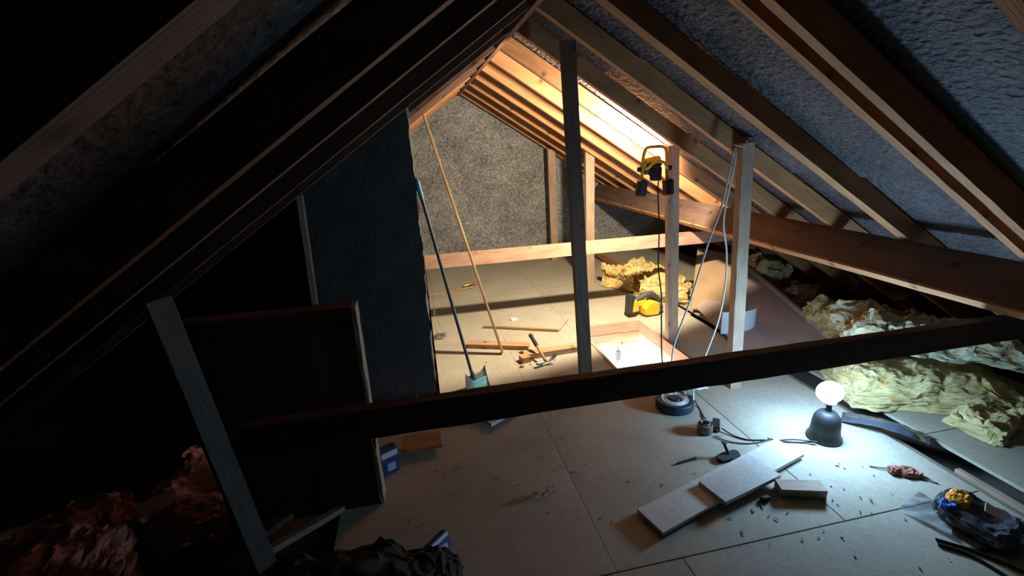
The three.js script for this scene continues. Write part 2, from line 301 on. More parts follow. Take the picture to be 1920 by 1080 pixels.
// the room under the hatch
{
  const bx = (w, h, d, x, y, z) => moved(new THREE.BoxGeometry(w, h, d), x, y, z);
  struct('wall_lower_far', bx(4.4, 2.4, 0.1, 1.9, -1.37, -5.25), M.plaster); struct('wall_lower_near', bx(4.4, 2.4, 0.1, 1.9, -1.37, -1.5), M.plaster);
  struct('wall_lower_left', bx(0.1, 2.4, 3.7, -0.25, -1.37, -3.38), M.plaster); struct('wall_lower_right', bx(0.1, 2.4, 3.7, 4.05, -1.37, -3.38), M.plaster); struct('floor_lower', bx(4.5, 0.1, 3.9, 1.9, -2.6, -3.38), M.plaster);
  const t = thing('wall_fitting', 'small grey wall fitting on a cord seen down through the hatch', 'wall fitting', [2.349, -1.06, -5.17]);
  part('housing', cham(0.07, 0.13, 0.05, 0.012), M.greyPlastic, t); const c = part('cord', cyl(0.008, 0.008, 0.3, 8), M.greyPlastic, t); c.position.set(0.0, 0.05, -0.012);
  const l = thing('ceiling_lamp', 'round white lamp on the ceiling of the room below the hatch', 'lamp', [0.9, -0.24, -3.6]);
  const g = part('globe', new THREE.SphereGeometry(0.09, 24, 16), new THREE.MeshStandardMaterial({ color: 0xffffff, emissive: ROOM_COLOR, emissiveIntensity: 3 }), l); g.castShadow = false; const bs = part('base', cyl(0.06, 0.06, 0.06), M.white, l); bs.position.y = 0.06;
  const p = new THREE.PointLight(ROOM_COLOR, ROOM_POWER); p.position.set(0, 0, 0); p.castShadow = true; p.shadow.radius = 4; p.name = 'room_lamp_light'; l.add(p);
}

// ---------------------------------------------------------------- framing timbers
function timber(name, a, b, h, d, mat, label, cat, ref = V(0, 0, 1), amp = 0.002) { const A = V(...a), B = V(...b); const m = mesh(name, sawn(A.distanceTo(B), h, d, amp, 40), mat); along(m, A, B, ref); return tag(m, label, cat); }
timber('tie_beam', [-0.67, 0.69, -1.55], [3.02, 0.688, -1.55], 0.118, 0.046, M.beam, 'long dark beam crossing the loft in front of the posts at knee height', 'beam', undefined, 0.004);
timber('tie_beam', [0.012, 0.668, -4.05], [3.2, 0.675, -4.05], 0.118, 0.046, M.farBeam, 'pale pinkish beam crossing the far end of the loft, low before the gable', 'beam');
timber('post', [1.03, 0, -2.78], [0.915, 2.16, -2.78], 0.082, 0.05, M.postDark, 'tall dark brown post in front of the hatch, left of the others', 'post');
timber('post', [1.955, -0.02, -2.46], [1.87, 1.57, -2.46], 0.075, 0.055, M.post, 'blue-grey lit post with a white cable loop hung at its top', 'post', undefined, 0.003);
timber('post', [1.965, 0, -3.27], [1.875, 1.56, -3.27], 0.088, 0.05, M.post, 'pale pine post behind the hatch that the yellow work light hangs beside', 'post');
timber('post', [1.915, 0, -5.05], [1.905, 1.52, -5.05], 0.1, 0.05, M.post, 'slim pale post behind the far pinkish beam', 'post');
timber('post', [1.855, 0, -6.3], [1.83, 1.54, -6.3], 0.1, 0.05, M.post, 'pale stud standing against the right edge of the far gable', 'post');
timber('strut', [-0.775, -0.1, -1.73], [-0.905, 1.17, -1.73], 0.08, 0.035, M.strut, 'leaning grey brown strut in the dark lower left, in front of the panel', 'strut', V(0.75, 0, 0.66));
timber('stud', [-0.695, 0.0, -2.88], [-0.65, 1.4, -2.88], 0.028, 0.05, M.post, 'thin upright batten at the left edge of the dark block wall', 'stud');
timber('batten', [2.5, 0.035, -5.3], [2.5, 0.035, -6.4], 0.07, 0.05, M.rafter, 'orange timber lying on the floor beyond the far pinkish beam', 'timber', V(1, 0, 0));

// dark panel on edge
{
  const t = thing('upright_panel', 'large dark brown board standing on edge at lower left', 'panel', [-0.65, 0, -1.99]);
  const b = part('board', sawn(0.66, 1.0, 0.09, 0.003, 30), M.brown, t); b.position.y = 0.5;
  const e = part('edge_strip', sawn(1.0, 0.018, 0.095, 0.006, 60), M.tornEdge, t); e.rotation.z = Math.PI / 2; e.position.set(0.341, 0.5, 0); tag(e, 'pale torn chipboard edge');
}
// ---------------------------------------------------------------- lamps
{
  const t = thing('work_light', 'yellow halogen work light with black feet hung high by the pine post', 'work light', [1.695, 1.41, -3.18], 0.0);
  const fr = (s) => part('frame_tube', tube([[s * 0.1, -0.12, 0.012], [s * 0.095, -0.02, 0.0], [s * 0.088, 0.1, 0], [s * 0.07, 0.142, 0], [s * 0.04, 0.15, 0], [0, 0.151, 0]], 0.0115, 40, 10), M.yellow, t);
  fr(-1); fr(1);
  for (const s of [-1, 1]) { const f = part('foot', new RoundedBoxGeometry(0.066, 0.115, 0.068, 3, 0.016), M.rubber, t); f.position.set(s * 0.105, -0.135, 0.015); f.rotation.z = s * 0.1; const k = part('knob', cyl(0.017, 0.017, 0.022), M.rubber, t); k.rotation.z = Math.PI / 2; k.position.set(s * 0.118, 0.0, 0); }
  // head tilted back so that it throws its light away up the roof
  const head = new THREE.Group(); head.name = 'lamp_head'; t.add(head); head.position.set(-0.005, 0.012, -0.04); const dir = V(-0.3, 0.66, -0.69).normalize(); head.quaternion.setFromUnitVectors(V(0, 0, -1), dir);
  const hs = new THREE.Shape([[-0.07, -0.05], [0.07, -0.05], [0.07, 0.05], [-0.07, 0.05]].map((p) => new THREE.Vector2(...p)));
  const hole = new THREE.Path([[-0.064, -0.044], [-0.064, 0.044], [0.064, 0.044], [0.064, -0.044]].map((p) => new THREE.Vector2(...p))); hs.holes.push(hole);
  part('rim', moved(new THREE.ExtrudeGeometry(hs, { depth: 0.03, bevelEnabled: true, bevelSize: 0.004, bevelThickness: 0.004, bevelSegments: 2 }), 0, 0, -0.04), M.yellow, head);
  part('reflector_housing', join(moved(new RoundedBoxGeometry(0.128, 0.09, 0.045, 3, 0.012), 0, 0, 0.01), moved(new RoundedBoxGeometry(0.08, 0.07, 0.04, 3, 0.012), 0, -0.005, 0.04)), M.black, head);
  part('glowing_glass', moved(new RoundedBoxGeometry(0.126, 0.086, 0.006, 1, 0.002), 0, 0, -0.036), new THREE.MeshStandardMaterial({ color: 0xffffff, emissive: HALO_COLOR, emissiveIntensity: 6 }), head);
  part('bracket', tube([[-0.088, 0.0, 0.025], [-0.062, 0.02, 0.045], [-0.045, 0.04, 0.05], [0.0, 0.052, 0.052], [0.045, 0.04, 0.05], [0.062, 0.02, 0.045], [0.088, 0, 0.025]], 0.01, 40, 8), M.yellow, t);
  part('terminal_box', moved(new RoundedBoxGeometry(0.078, 0.1, 0.05, 3, 0.014), 0, -0.035, 0.02), M.black, t);
  const s = new THREE.SpotLight(HALO_COLOR, HALO_POWER, 0, Math.PI / 2 * 0.985, 0.12, 2); s.name = 'work_light_beam'; s.position.copy(dir).multiplyScalar(0.165).add(head.position); s.castShadow = true; s.shadow.radius = 2; t.add(s); s.target.position.copy(s.position).add(V(-0.3, -0.12, -0.94)); s.target.name = 'work_light_aim'; t.add(s.target);
}
{
  const t = thing('floor_lamp', 'glowing round lamp on a black dome base on the loft floor', 'lamp', [2.06, 0, -1.835]);
  part('base', new THREE.LatheGeometry([[0.001, 0], [0.08, 0], [0.084, 0.006], [0.084, 0.018], [0.076, 0.03], [0.071, 0.06], [0.069, 0.1], [0.062, 0.135], [0.046, 0.16], [0.022, 0.172], [0.001, 0.174]].map((p) => new THREE.Vector2(...p)), 40), M.black, t);
  part('neck_and_shade', join(moved(cyl(0.011, 0.016, 0.05), 0, 0.192, 0), moved(cyl(0.036, 0.022, 0.014), -0.005, 0.219, 0)), M.black, t);  // collar disc under the globe is added to shade the floor close by
  const g = part('glowing_globe', new THREE.SphereGeometry(0.07, 32, 20), new THREE.MeshStandardMaterial({ color: 0xffffff, emissive: new THREE.Color().setRGB(0.8, 0.93, 1), emissiveIntensity: 10 }), t); g.scale.set(1, 0.83, 0.83); g.position.set(-0.01, 0.285, 0); g.castShadow = false;
  const p = new THREE.PointLight(LED_COLOR, LED_POWER); p.name = 'floor_lamp_light'; p.position.set(-0.01, 0.285, 0); p.castShadow = true; p.shadow.radius = 3.5; t.add(p);
  const c = mesh('lamp_cable', join(tube([[1.975, 0.012, -1.8], [1.9, 0.005, -1.83], [1.82, 0.005, -1.86], [1.76, 0.008, -1.9]], 0.004, 30, 6), tube([[1.975, 0.02, -1.79], [1.88, 0.012, -1.85], [1.8, 0.005, -1.872], [1.74, 0.006, -1.87]], 0.004, 30, 6)), M.cable); tag(c, 'two dark leads running from the glowing lamp across the floor', 'cable');
}

// ---------------------------------------------------------------- cables and reel
{
  const t = thing('cable_reel', 'dark blue round extension reel on the floor under the dark beam', 'cable reel', [1.452, 0, -2.34]);
  part('drum', new THREE.LatheGeometry([[0.001, 0], [0.108, 0], [0.115, 0.008], [0.115, 0.05], [0.108, 0.058], [0.086, 0.058], [0.08, 0.05], [0.001, 0.048]].map((p) => new THREE.Vector2(...p)), 48), M.blueDeep, t);
  part('hub', moved(new THREE.LatheGeometry([[0.001, 0.02], [0.03, 0.02], [0.036, 0.012], [0.036, 0], [0.001, 0]].map((p) => new THREE.Vector2(...p)), 32), 0, 0.048, 0), M.black, t);
  for (let i = 0; i < 4; i++) { const r = part('cable_turn', new THREE.TorusGeometry(0.048 + 0.01 * i, 0.0045, 8, 48), M.whiteCable, t); r.rotation.x = Math.PI / 2 + rr(-0.04, 0.04); r.position.y = 0.054 + 0.002 * (i % 2); }
  tag(mesh('white_cable', tube([[1.47, 0.066, -2.37], [1.455, 0.2, -2.39], [1.457, 0.366, -2.4], [1.553, 0.686, -2.4], [1.646, 1.037, -2.4], [1.705, 1.219, -2.4], [1.741, 1.44, -2.4], [1.77, 1.555, -2.415], [1.768, 1.48, -2.4], [1.735, 1.25, -2.4], [1.73, 1.125, -2.4], [1.765, 0.963, -2.4], [1.778, 0.764, -2.4], [1.754, 0.525, -2.4], [1.682, 0.288, -2.4], [1.6, 0.12, -2.37], [1.55, 0.03, -2.3], [1.535, 0.068, -2.37]], 0.0052, 180, 8), M.whiteCable), 'thin white cable looped up over a nail on the grey post', 'cable');
  const nail = mesh('nail', cyl(0.003, 0.003, 0.08, 8), M.dullMetal); nail.rotation.z = Math.PI / 2 - 0.2; nail.position.set(1.8, 1.556, -2.415); tag(nail, 'nail in the grey post that holds up the white cable', 'nail');
  tag(mesh('black_cable', tube([[1.715, 1.37, -3.13], [1.722, 1.3, -3.17], [1.715, 1.15, -3.14], [1.708, 1.021, -3.1], [1.685, 0.88, -3.05], [1.661, 0.729, -3.0], [1.65, 0.55, -2.92], [1.623, 0.375, -2.85], [1.563, 0.118, -2.7], [1.53, 0.03, -2.55], [1.5, 0.064, -2.42]], 0.0052, 120, 8), M.cable), 'thin black flex hanging from the yellow work light', 'cable');
  tag(mesh('floor_cable', join(tube([[1.51, 0.066, -2.35], [1.56, 0.06, -2.34], [1.59, 0.006, -2.3], [1.555, 0.006, -2.18], [1.545, 0.015, -2.1]], 0.004, 40, 6), tube([[1.575, 0.015, -2.04], [1.6, 0.006, -1.98], [1.649, 0.005, -1.925], [1.74, 0.006, -1.893]], 0.004, 40, 6)), M.cable), 'black cable from the round reel to a small plug connector', 'cable');
  const pl = thing('cable_connector', 'small black box connector on the cable beside the tape roll', 'connector', [1.56, 0.02, -2.07], 0.98); part('body', new RoundedBoxGeometry(0.1, 0.034, 0.04, 3, 0.006), M.black, pl); for (const s of [-1, 1]) { const c = part('cable_collar', cyl(0.007, 0.01, 0.02, 12), M.rubber, pl); c.rotation.z = -s * Math.PI / 2; c.position.set(s * 0.055, 0, 0); }
  tag(mesh('thin_lead', tube([[1.5, 0.006, -2.0], [1.54, 0.005, -1.94], [1.62, 0.005, -1.895], [1.7, 0.005, -1.885], [1.76, 0.006, -1.89]], 0.0032, 50, 6), M.cable), 'thinner grey lead curving in front of the connector', 'cable');
}
{
  const t = thing('tape_roll', 'small brown tape roll with a shiny rim beside the black connector', 'tape roll', [1.475, 0, -2.05], 0.5);
  const L = (a) => new THREE.LatheGeometry(a.map((p) => new THREE.Vector2(...p)), 36);
  part('roll', L([[0.024, 0.003], [0.04, 0.003], [0.042, 0.006], [0.042, 0.052], [0.04, 0.056], [0.024, 0.056], [0.024, 0.003]]), std(rgb(0.16, 0.1, 0.07), 0.4), t);
  part('rim', L([[0.021, 0], [0.0245, 0], [0.0245, 0.064], [0.021, 0.064], [0.021, 0]]), M.dullMetal, t);
  const f = part('loose_end', sheet((u, v) => V(0.04 + 0.05 * u, 0.006 + 0.05 * v * (1 - 0.3 * u), 0.02 * u * u - 0.02), 10, 3, 0.001), M.film, t); f.castShadow = true;
}
// ---------------------------------------------------------------- boards by the lamp
function plank(name, w, h, d, pos, turn, mat, label, cat = 'board', rx = 0, rz2 = 0) { const m = mesh(name, sawn(w, h, d, 0.001, 12), mat); m.position.set(...pos); m.rotation.set(rx, turn, rz2, 'YXZ'); return tag(m, label, cat); }
plank('long_offcut_board', 0.99, 0.018, 0.155, [1.325, 0.021, -1.645], 0.293, M.ply, 'longest pale offcut board lying on the floor in front of the lamp');
plank('short_offcut_board', 0.37, 0.02, 0.155, [1.375, 0.0415, -1.617], 0.245, M.ply, 'short pale board stacked on top of the longest offcut');
plank('timber_block', 0.2, 0.044, 0.07, [1.617, 0.0222, -1.512], -0.3, M.post, 'short thick timber offcut sticking out in front of the stacked boards', 'timber');
{ const m = mesh('dark_peg', moved(join(cyl(0.006, 0.007, 0.11, 10), moved(cyl(0.001, 0.006, 0.02, 10), 0, 0.065, 0)), 0, 0, 0, 0, 0, Math.PI / 2), M.rubber); m.position.set(1.24, 0.0072, -1.845); m.rotation.y = 0.12; tag(m, 'thin dark pencil-like stick on the floor left of the small scraper', 'stick'); }
{
  const t = thing('small_scraper', 'small black scraper with a stubby handle behind the stacked boards', 'scraper', [1.46, 0, -1.815], 0.12);
  const s = new THREE.Shape([[-0.07, 0.0], [-0.055, 0.022], [-0.01, 0.03], [0.06, 0.026], [0.068, 0.01], [0.06, -0.012], [0.0, -0.026], [-0.06, -0.022]].map((p) => new THREE.Vector2(...p)));
  part('blade', moved(new THREE.ExtrudeGeometry(s, { depth: 0.012, bevelSize: 0.003, bevelThickness: 0.003, bevelSegments: 2 }), 0, 0.005, 0, -Math.PI / 2), M.rubber, t);
  part('handle', join(moved(cyl(0.007, 0.009, 0.07, 12), 0.004, 0.035, -0.02, -0.55, 0, 0.15), moved(cyl(0.006, 0.006, 0.03, 10), 0.0, 0.068, -0.04, 0, 0, 1.2)), M.rubber, t);
}
tag(mesh('pebble', lump(0.045, 0.022, 0.026, 3, { det: 12 }), M.rubber), 'tiny dark pebble on the floor in front of the timber offcut', 'pebble').position.set(1.431, 0.0095, -1.511);
plank('white_edged_board', 0.4, 0.02, 0.3, [0.38, 0.04, -2.62], 0.58, M.paint = std(rgb(0.62, 0.6, 0.56), 0.6), 'pale edged board corner showing under the dark beam, left of the reel');
plank('tan_board', 0.22, 0.02, 0.14, [-0.11, 0.05, -2.32], -0.02, M.offcut, 'short tan board lying raised on the floor near the dark panel', 'board', 0.05, 0.06);
plank('light_plank', 0.2, 0.03, 0.06, [-0.79, 0.05, -1.86], 0.75, M.strut, 'pale short plank end at the foot of the dark panel');
plank('floor_edge_batten', 0.36, 0.03, 0.03, [-0.64, 0.01, -1.85], 0.58, M.post, 'thin batten along the left edge of the boarded floor', 'batten');
// boxes and packets
function packet(name, w, h, d, pos, turn, rx, label, colour) {
  const t = thing(name, label, 'packet', pos, turn); t.rotation.set(rx, turn, 0, 'YXZ');
  part('carton', new RoundedBoxGeometry(w, h, d, 2, 0.002), std(colour, 0.5), t);
  const b = part('printed_band', new RoundedBoxGeometry(w * 0.98, h * 0.22, d * 1.03, 1, 0.001), M.white, t); b.position.y = h * 0.3;
  const c = part('printed_patch', new RoundedBoxGeometry(w * 0.5, h * 0.3, d * 1.03, 1, 0.001), std(rgb(0.5, 0.6, 0.85), 0.5), t); c.position.set(w * 0.05, -h * 0.2, 0);
}
packet('blue_packet', 0.09, 0.15, 0.05, [-0.285, 0.075, -2.17], 0.5, 0, 'blue and white packet standing behind the edge of the dark panel', rgb(0.05, 0.07, 0.2));
packet('blue_packet', 0.11, 0.07, 0.035, [-0.06, 0.06, -1.56], 0.75, -0.5, 'small blue carton with a white edge on the floor at bottom left', rgb(0.04, 0.06, 0.18));
tag(mesh('dark_sack', lump(0.75, 0.22, 0.34, 21, { rough: 0.28, freq: 2.6 }), M.sackMat), 'dark crumpled sack at the bottom edge of the photo, by the small blue carton', 'sack').position.set(-0.33, 0.08, -1.36);
// ---------------------------------------------------------------- far floor things
{
  const t = thing('claw_hammer', 'claw hammer with a dark grip resting on the pine offcut', 'hammer', [0.83, 0.0, -3.13]);
  const top = V(-0.035, 0.125, -0.23), base = V(0, 0.045, 0.0);
  const hd = part('handle', join(moved(cyl(0.01, 0.012, 0.2, 12), 0, 0.0, 0)), M.offcut, t); const d = top.clone().sub(base).normalize(); hd.position.copy(base).addScaledVector(d, 0.09); hd.quaternion.setFromUnitVectors(V(0, 1, 0), d);
  const g = part('grip', new THREE.LatheGeometry([[0.001, -0.07], [0.015, -0.07], [0.0165, -0.03], [0.015, 0.02], [0.018, 0.06], [0.014, 0.07], [0.001, 0.072]].map((p) => new THREE.Vector2(...p)), 20), M.rubber, t); g.position.copy(base).addScaledVector(d, 0.23); g.quaternion.copy(hd.quaternion);
  const head = new THREE.Group(); head.name = 'head'; t.add(head); head.position.set(0, 0.03, 0.005); head.rotation.y = 0.25;
  part('face', moved(join(moved(cyl(0.014, 0.012, 0.05, 16), 0, 0.025, 0), moved(cyl(0.016, 0.016, 0.016, 16), 0, 0.055, 0)), -0.01, 0, 0, 0, 0, Math.PI / 2), M.dullMetal, head);
  for (const s of [-1, 1]) part('claw', tube([[0.0, 0, 0], [0.035, 0.004, s * 0.006], [0.07, 0.018, s * 0.011], [0.095, 0.045, s * 0.014]], 0.0075, 16, 8), M.dullMetal, head);
}
plank('pine_offcut', 0.55, 0.044, 0.09, [0.98, 0.023, -3.31], 0.05, M.offcut, 'thick pine offcut under the claw hammer'); 
plank('pine_offcut', 0.075, 0.044, 0.075, [0.7, 0.024, -3.24], 0.2, M.offcut, 'short square pine offcut end left of the claw hammer', 'block');
plank('orange_offcut', 0.52, 0.035, 0.08, [0.545, 0.0185, -3.56], 0.0 - 0.38, M.offcut, 'orange wooden length behind the foot of the leaning pole');
{ const m = mesh('wood_chip', lump(0.035, 0.02, 0.03, 8, { det: 8 }), M.offcut); m.position.set(0.655, 0.0085, -3.15); tag(m, 'brown wood chip on the floor by the pine offcut ends', 'wood chip'); }
{ const m = mesh('leaning_pole', cham(1, 0.024, 0.03, 0.004), M.stick); const a = V(0.553, 0.014, -3.42), b = V(0.118, 1.88, -3.99); m.geometry = cham(a.distanceTo(b), 0.02, 0.045, 0.004); along(m, a, b); tag(m, 'long thin wooden pole leaning against the left slope', 'pole'); }
{ // long-handled dustpan
  const t = thing('lobby_dustpan', 'grey and blue dustpan on a long black handle with teal grip', 'dustpan', [0.26, 0, -2.95]);
  const a = V(-0.0, 0.06, 0.0), b = V(-0.249, 1.43, -0.04), d = b.clone().sub(a).normalize(), q = new THREE.Quaternion().setFromUnitVectors(V(0, 1, 0), d);
  const L = a.distanceTo(b) - 0.11, h = part('handle', cyl(0.011, 0.011, L, 16), M.greyPlastic, t); h.position.copy(a).addScaledVector(d, L / 2); h.quaternion.copy(q);
  const g = part('grip', join(moved(cyl(0.016, 0.014, 0.11, 16), 0, 0, 0), moved(cyl(0.008, 0.016, 0.02, 16), 0, 0.063, 0)), M.teal, t); g.position.copy(a).addScaledVector(d, L + 0.055); g.quaternion.copy(q);
  part('socket', moved(cyl(0.014, 0.022, 0.08, 16), 0.0, 0.075, 0, 0, 0, 0.17), M.greyPlastic, t);
  const pan = part('pan', sheet((u, v) => { const x = (u - 0.5) * 0.21, e = Math.pow(Math.abs(u - 0.5) * 2, 5); return V(x * (1 - 0.15 * v) * 0.85 + 0.02, 0.004 + 0.085 * v * v + 0.055 * e * (0.3 + v * 0.3), 0.115 - 0.14 * v + x * -0.55); }, 24, 14, 0.004), M.greyPlastic, t);
  part('blue_lining', sheet((u, v) => { const x = (u - 0.42) * 0.12; return V(x + 0.035, 0.009 + 0.05 * v * v, 0.105 - 0.1 * v + x * -0.55); }, 10, 8, 0.002), M.teal, t);
}
plank('white_bracket', 0.06, 0.016, 0.03, [0.8, 0.009, -4.14], 0.0, M.white, 'small pale offcut with a dark end on the far floor', 'block');
{ const m = timber('long_batten', [0.49, 0.012, -4.03], [1.12, 0.012, -3.73], 0.02, 0.026, M.stick, 'long thin batten flat on the floor behind the orange offcut', 'batten'); }
timber('thin_stick', [1.128, 0.008, -3.735], [1.29, 0.008, -3.97], 0.008, 0.008, M.offcut, 'short thin stick touching the end of the long thin batten', 'stick');
{
  const t = thing('hooked_cane', 'thin cane with a brown hooked end on the far floor', 'cane', [0.03, 0.012, -5.16]);
  const c = part('shaft', cyl(0.008, 0.008, 0.52, 10), M.offcut, t); along(c, V(0, 0, 0), V(0.49, 0.0, -0.17)); c.quaternion.multiply(new THREE.Quaternion().setFromAxisAngle(V(0, 0, 1), Math.PI / 2));
  part('hook', tube([[0.48, 0, -0.165], [0.53, 0.005, -0.19], [0.55, 0.012, -0.23], [0.5, 0.015, -0.25], [0.42, 0.01, -0.24]], 0.014, 24, 8), M.brass, t);
}
{
  const pts = []; for (let i = 0; i < 26; i++) pts.push([0.07 + 0.045 * Math.cos(i * 2.1) + i * 0.001, 0.012 + 0.02 * ((i * 7) % 5) / 5, -3.93 + 0.06 * Math.sin(i * 1.7)]);
  tag(mesh('wire_tangle', join(tube([[0.047, 0.64, -4.0], [0.055, 0.45, -4.02], [0.05, 0.3, -4.0], [0.08, 0.12, -3.97], ...pts], 0.0022, 220, 5), tube([[0.03, 0.6, -4.2], [0.045, 0.3, -4.15], [0.05, 0.02, -4.0]], 0.002, 30, 5)), M.dullMetal), 'tangle of thin wire hanging beside the dark block wall', 'wire');
}
{ // cordless saw
  const t = thing('cordless_saw', 'yellow and grey cordless saw on the floor beyond the hatch', 'saw', [2.03, 0, -3.9], 0.12);
  const side = (pts, depth, x = 0) => { const e = new THREE.ExtrudeGeometry(new THREE.Shape(pts.map((p) => new THREE.Vector2(...p))), { depth, bevelEnabled: true, bevelSize: 0.008, bevelThickness: 0.008, bevelSegments: 3 }); e.translate(0, 0, -depth / 2 + x); return e; };
  part('shoe_plate', moved(new RoundedBoxGeometry(0.22, 0.006, 0.13, 1, 0.002), 0.06, 0.004, 0.0), M.dullMetal, t);
  part('motor_housing', side([[-0.03, 0.03], [0.02, 0.02], [0.1, 0.02], [0.11, 0.05], [0.1, 0.12], [0.05, 0.135], [0.0, 0.125], [-0.035, 0.08]], 0.11, 0.03), M.saw, t);
  const h = part('handle', tube([[-0.12, 0.145, 0], [-0.06, 0.165, 0], [0.02, 0.195, 0], [0.07, 0.195, 0], [0.13, 0.155, 0], [0.16, 0.1, 0]], 0.027, 40, 12), M.sawGrip, t);
  part('lower_grip', side([[-0.12, 0.11], [-0.02, 0.1], [0.02, 0.125], [0.0, 0.145], [-0.1, 0.145]], 0.04), M.saw, t);
  part('battery', join(side([[-0.18, 0.05], [-0.14, 0.045], [-0.125, 0.2], [-0.175, 0.205]], 0.07)), M.black, t);
  part('battery_latch', side([[-0.145, 0.06], [-0.11, 0.06], [-0.105, 0.15], [-0.125, 0.18], [-0.135, 0.15]], 0.074), M.saw, t);
  part('blade_guard', moved(cyl(0.075, 0.075, 0.02, 32), 0.12, 0.08, -0.045, Math.PI / 2), M.dullMetal, t);
  part('front_shoe', moved(new RoundedBoxGeometry(0.06, 0.07, 0.1, 2, 0.008), 0.155, 0.045, 0), M.greyPlastic, t);
}
// ---------------------------------------------------------------- insulation and loose boards on the right
function woolThing(name, geo, mat, pos, turn, label, tilt = 0) { const m = mesh(name, geo, mat); m.position.set(...pos); m.rotation.set(0, turn, tilt, 'YXZ'); return tag(m, label, 'insulation'); }
woolThing('insulation_batt', batt(0.95, 0.26, 0.42, 11, { amp: 0.045, layer: 0.014, sag: 0.1 }), M.creamWool, [2.95, 0.135, -2.03], -0.42, 'thick torn yellow batt with layered edge right behind the floor lamp');
woolThing('insulation_batt', batt(1.0, 0.2, 0.5, 17, { amp: 0.07, layer: 0.01, sag: 0.08 }), M.paleWool, [3.15, 0.36, -2.2], -0.46, 'pale white batt folded on top of the thick torn yellow batt', -0.12);
woolThing('insulation_scrap', batt(0.34, 0.09, 0.22, 31, { amp: 0.06, layer: 0.012 }), M.creamWool, [2.97, 0.05, -1.68], 0.3, 'ragged yellow scrap at the front edge of the thick torn batt');
woolThing('insulation_heap', batt(0.95, 0.24, 0.55, 37, { amp: 0.075, layer: 0.012, sag: 0.06 }), M.yellowWool, [3.5, 0.13, -2.8], -0.25, 'yellow insulation heap seen between the dark beam and the purlin');
woolThing('insulation_clump', batt(0.5, 0.3, 0.42, 41, { amp: 0.1, layer: 0.01 }), M.creamWool, [3.55, 0.16, -4.25], 0.2, 'dusty insulation clump right of the grey post');
woolThing('mauve_insulation', batt(0.36, 0.14, 0.34, 43, { amp: 0.07, layer: 0.01 }), M.mauveWool, [3.62, 0.08, -3.72], 0.4, 'mauve insulation scrap beyond the grey loose board');
woolThing('insulation_heap', batt(0.68, 0.2, 0.45, 47, { amp: 0.1, layer: 0.012 }), M.yellowWool, [2.42, 0.11, -4.82], 0.35, 'ragged yellow insulation heap behind the cordless saw');
woolThing('insulation_heap', batt(0.46, 0.2, 0.36, 53, { amp: 0.085, layer: 0.012 }), M.yellowWool, [2.46, 0.105, -4.28], -0.5, 'yellow insulation heap between the pine post and the brown paper sheet');
{
  const c = [V(2.47, 0.03, -3.8), V(2.72, 0.06, -3.3), V(3.2, 0.42, -4.25), V(2.95, 0.46, -4.5)];
  const f = (u, v) => c[0].clone().lerp(c[1], u).lerp(c[3].clone().lerp(c[2], u), v).add(V(0, 0.03 * Math.sin(v * 3.1) + 0.02 * fbm3(u * 3, v * 3, 0, 71, 3), 0));
  tag(mesh('kraft_sheet', sheet(f, 24, 24, 0.012), M.kraft), 'stiff brown paper faced sheet sloping up left of the grey post', 'sheet');
  const d = [V(2.5, 0.05, -2.75), V(3.02, 0.035, -2.82), V(3.36, 0.1, -3.08), V(3.42, 0.33, -4.3), V(2.75, 0.12, -3.6)];
  const t = thing('loose_board', 'grey brown loose board lying behind the grey post, right of the hatch', 'board', [0, 0, 0]);
  const g = (u, v) => V(2.3, 0.035, -2.75).lerp(V(2.45, 0.09, -3.7), v).lerp(V(3.08, 0.055, -2.8).lerp(V(3.35, 0.26, -4.15), v), u);
  part('board', sheet(g, 4, 4, 0.018), M.greyBoard, t);
  part('edge_lip', sheet((u, v) => g(0.93 + 0.07 * u, v).add(V(0, 0.022, 0)), 2, 6, 0.024), M.greyBoard, t);
}
tag(mesh('curved_plastic_sheet', sheet((u, v) => { const a = -2.7 + 2.3 * u + 0.5; return V(2.485 + 0.185 * Math.sin(a * 1.0 + 1.2), 0.06 + 0.19 * v, -3.2 + 0.1 * Math.cos(a + 1.2)); }, 24, 4, 0.003), M.whitePlastic), 'curved white plastic sheet standing behind the grey post', 'plastic sheet');
tag(mesh('paper_scrap', sheet((u, v) => V(1.6 + 0.17 * u, 0.012 + 0.02 * (0.5 + 0.5 * noise3(u * 5, v * 3, 0, 9)), -2.44 - 0.09 * v - 0.02 * u), 14, 8, 0.002), M.white), 'crumpled white paper scrap on the floor behind the cable reel', 'paper');
// by the gap
{
  const f = (u, v) => { const x = 2.3 + 0.24 * u, z = -1.96 + 0.3 * u; return V(x + (v - 0.5) * 0.09, 0.018 + 0.055 * Math.sin(Math.PI * Math.min(1, u * 1.05)) * (1 - 0.6 * Math.abs(v - 0.4)) + 0.006 * fbm3(u * 8, v * 4, 0, 5, 3), z - (v - 0.5) * 0.07 + 0.05 * Math.sin(u * 3)); };
  tag(mesh('plastic_strap', sheet(f, 40, 10, 0.003), M.filmDark), 'shiny dark plastic strip beside the glowing lamp', 'plastic strip');
  const p = mesh('pink_scrap', lump(0.14, 0.03, 0.06, 61, { rough: 0.5, freq: 3, fine: 0.1, det: 20 }), M.pinkWool); p.position.set(2.19, 0.0126, -1.5); p.rotation.y = -0.5; tag(p, 'small pink insulation scrap on the floor right of the boards', 'scrap');
  tag(mesh('twig', tube([[2.08, 0.004, -1.58], [2.13, 0.008, -1.545], [2.2, 0.006, -1.53]], 0.003, 16, 5), M.darkBrown), 'thin dark twig at the lamp side of the small pink scrap', 'twig');
  tag(mesh('twig', tube([[2.2, 0.005, -1.47], [2.235, 0.007, -1.44], [2.27, 0.004, -1.4]], 0.003, 16, 5), M.darkBrown), 'thin dark twig between the small pink scrap and the film bag', 'twig');
}
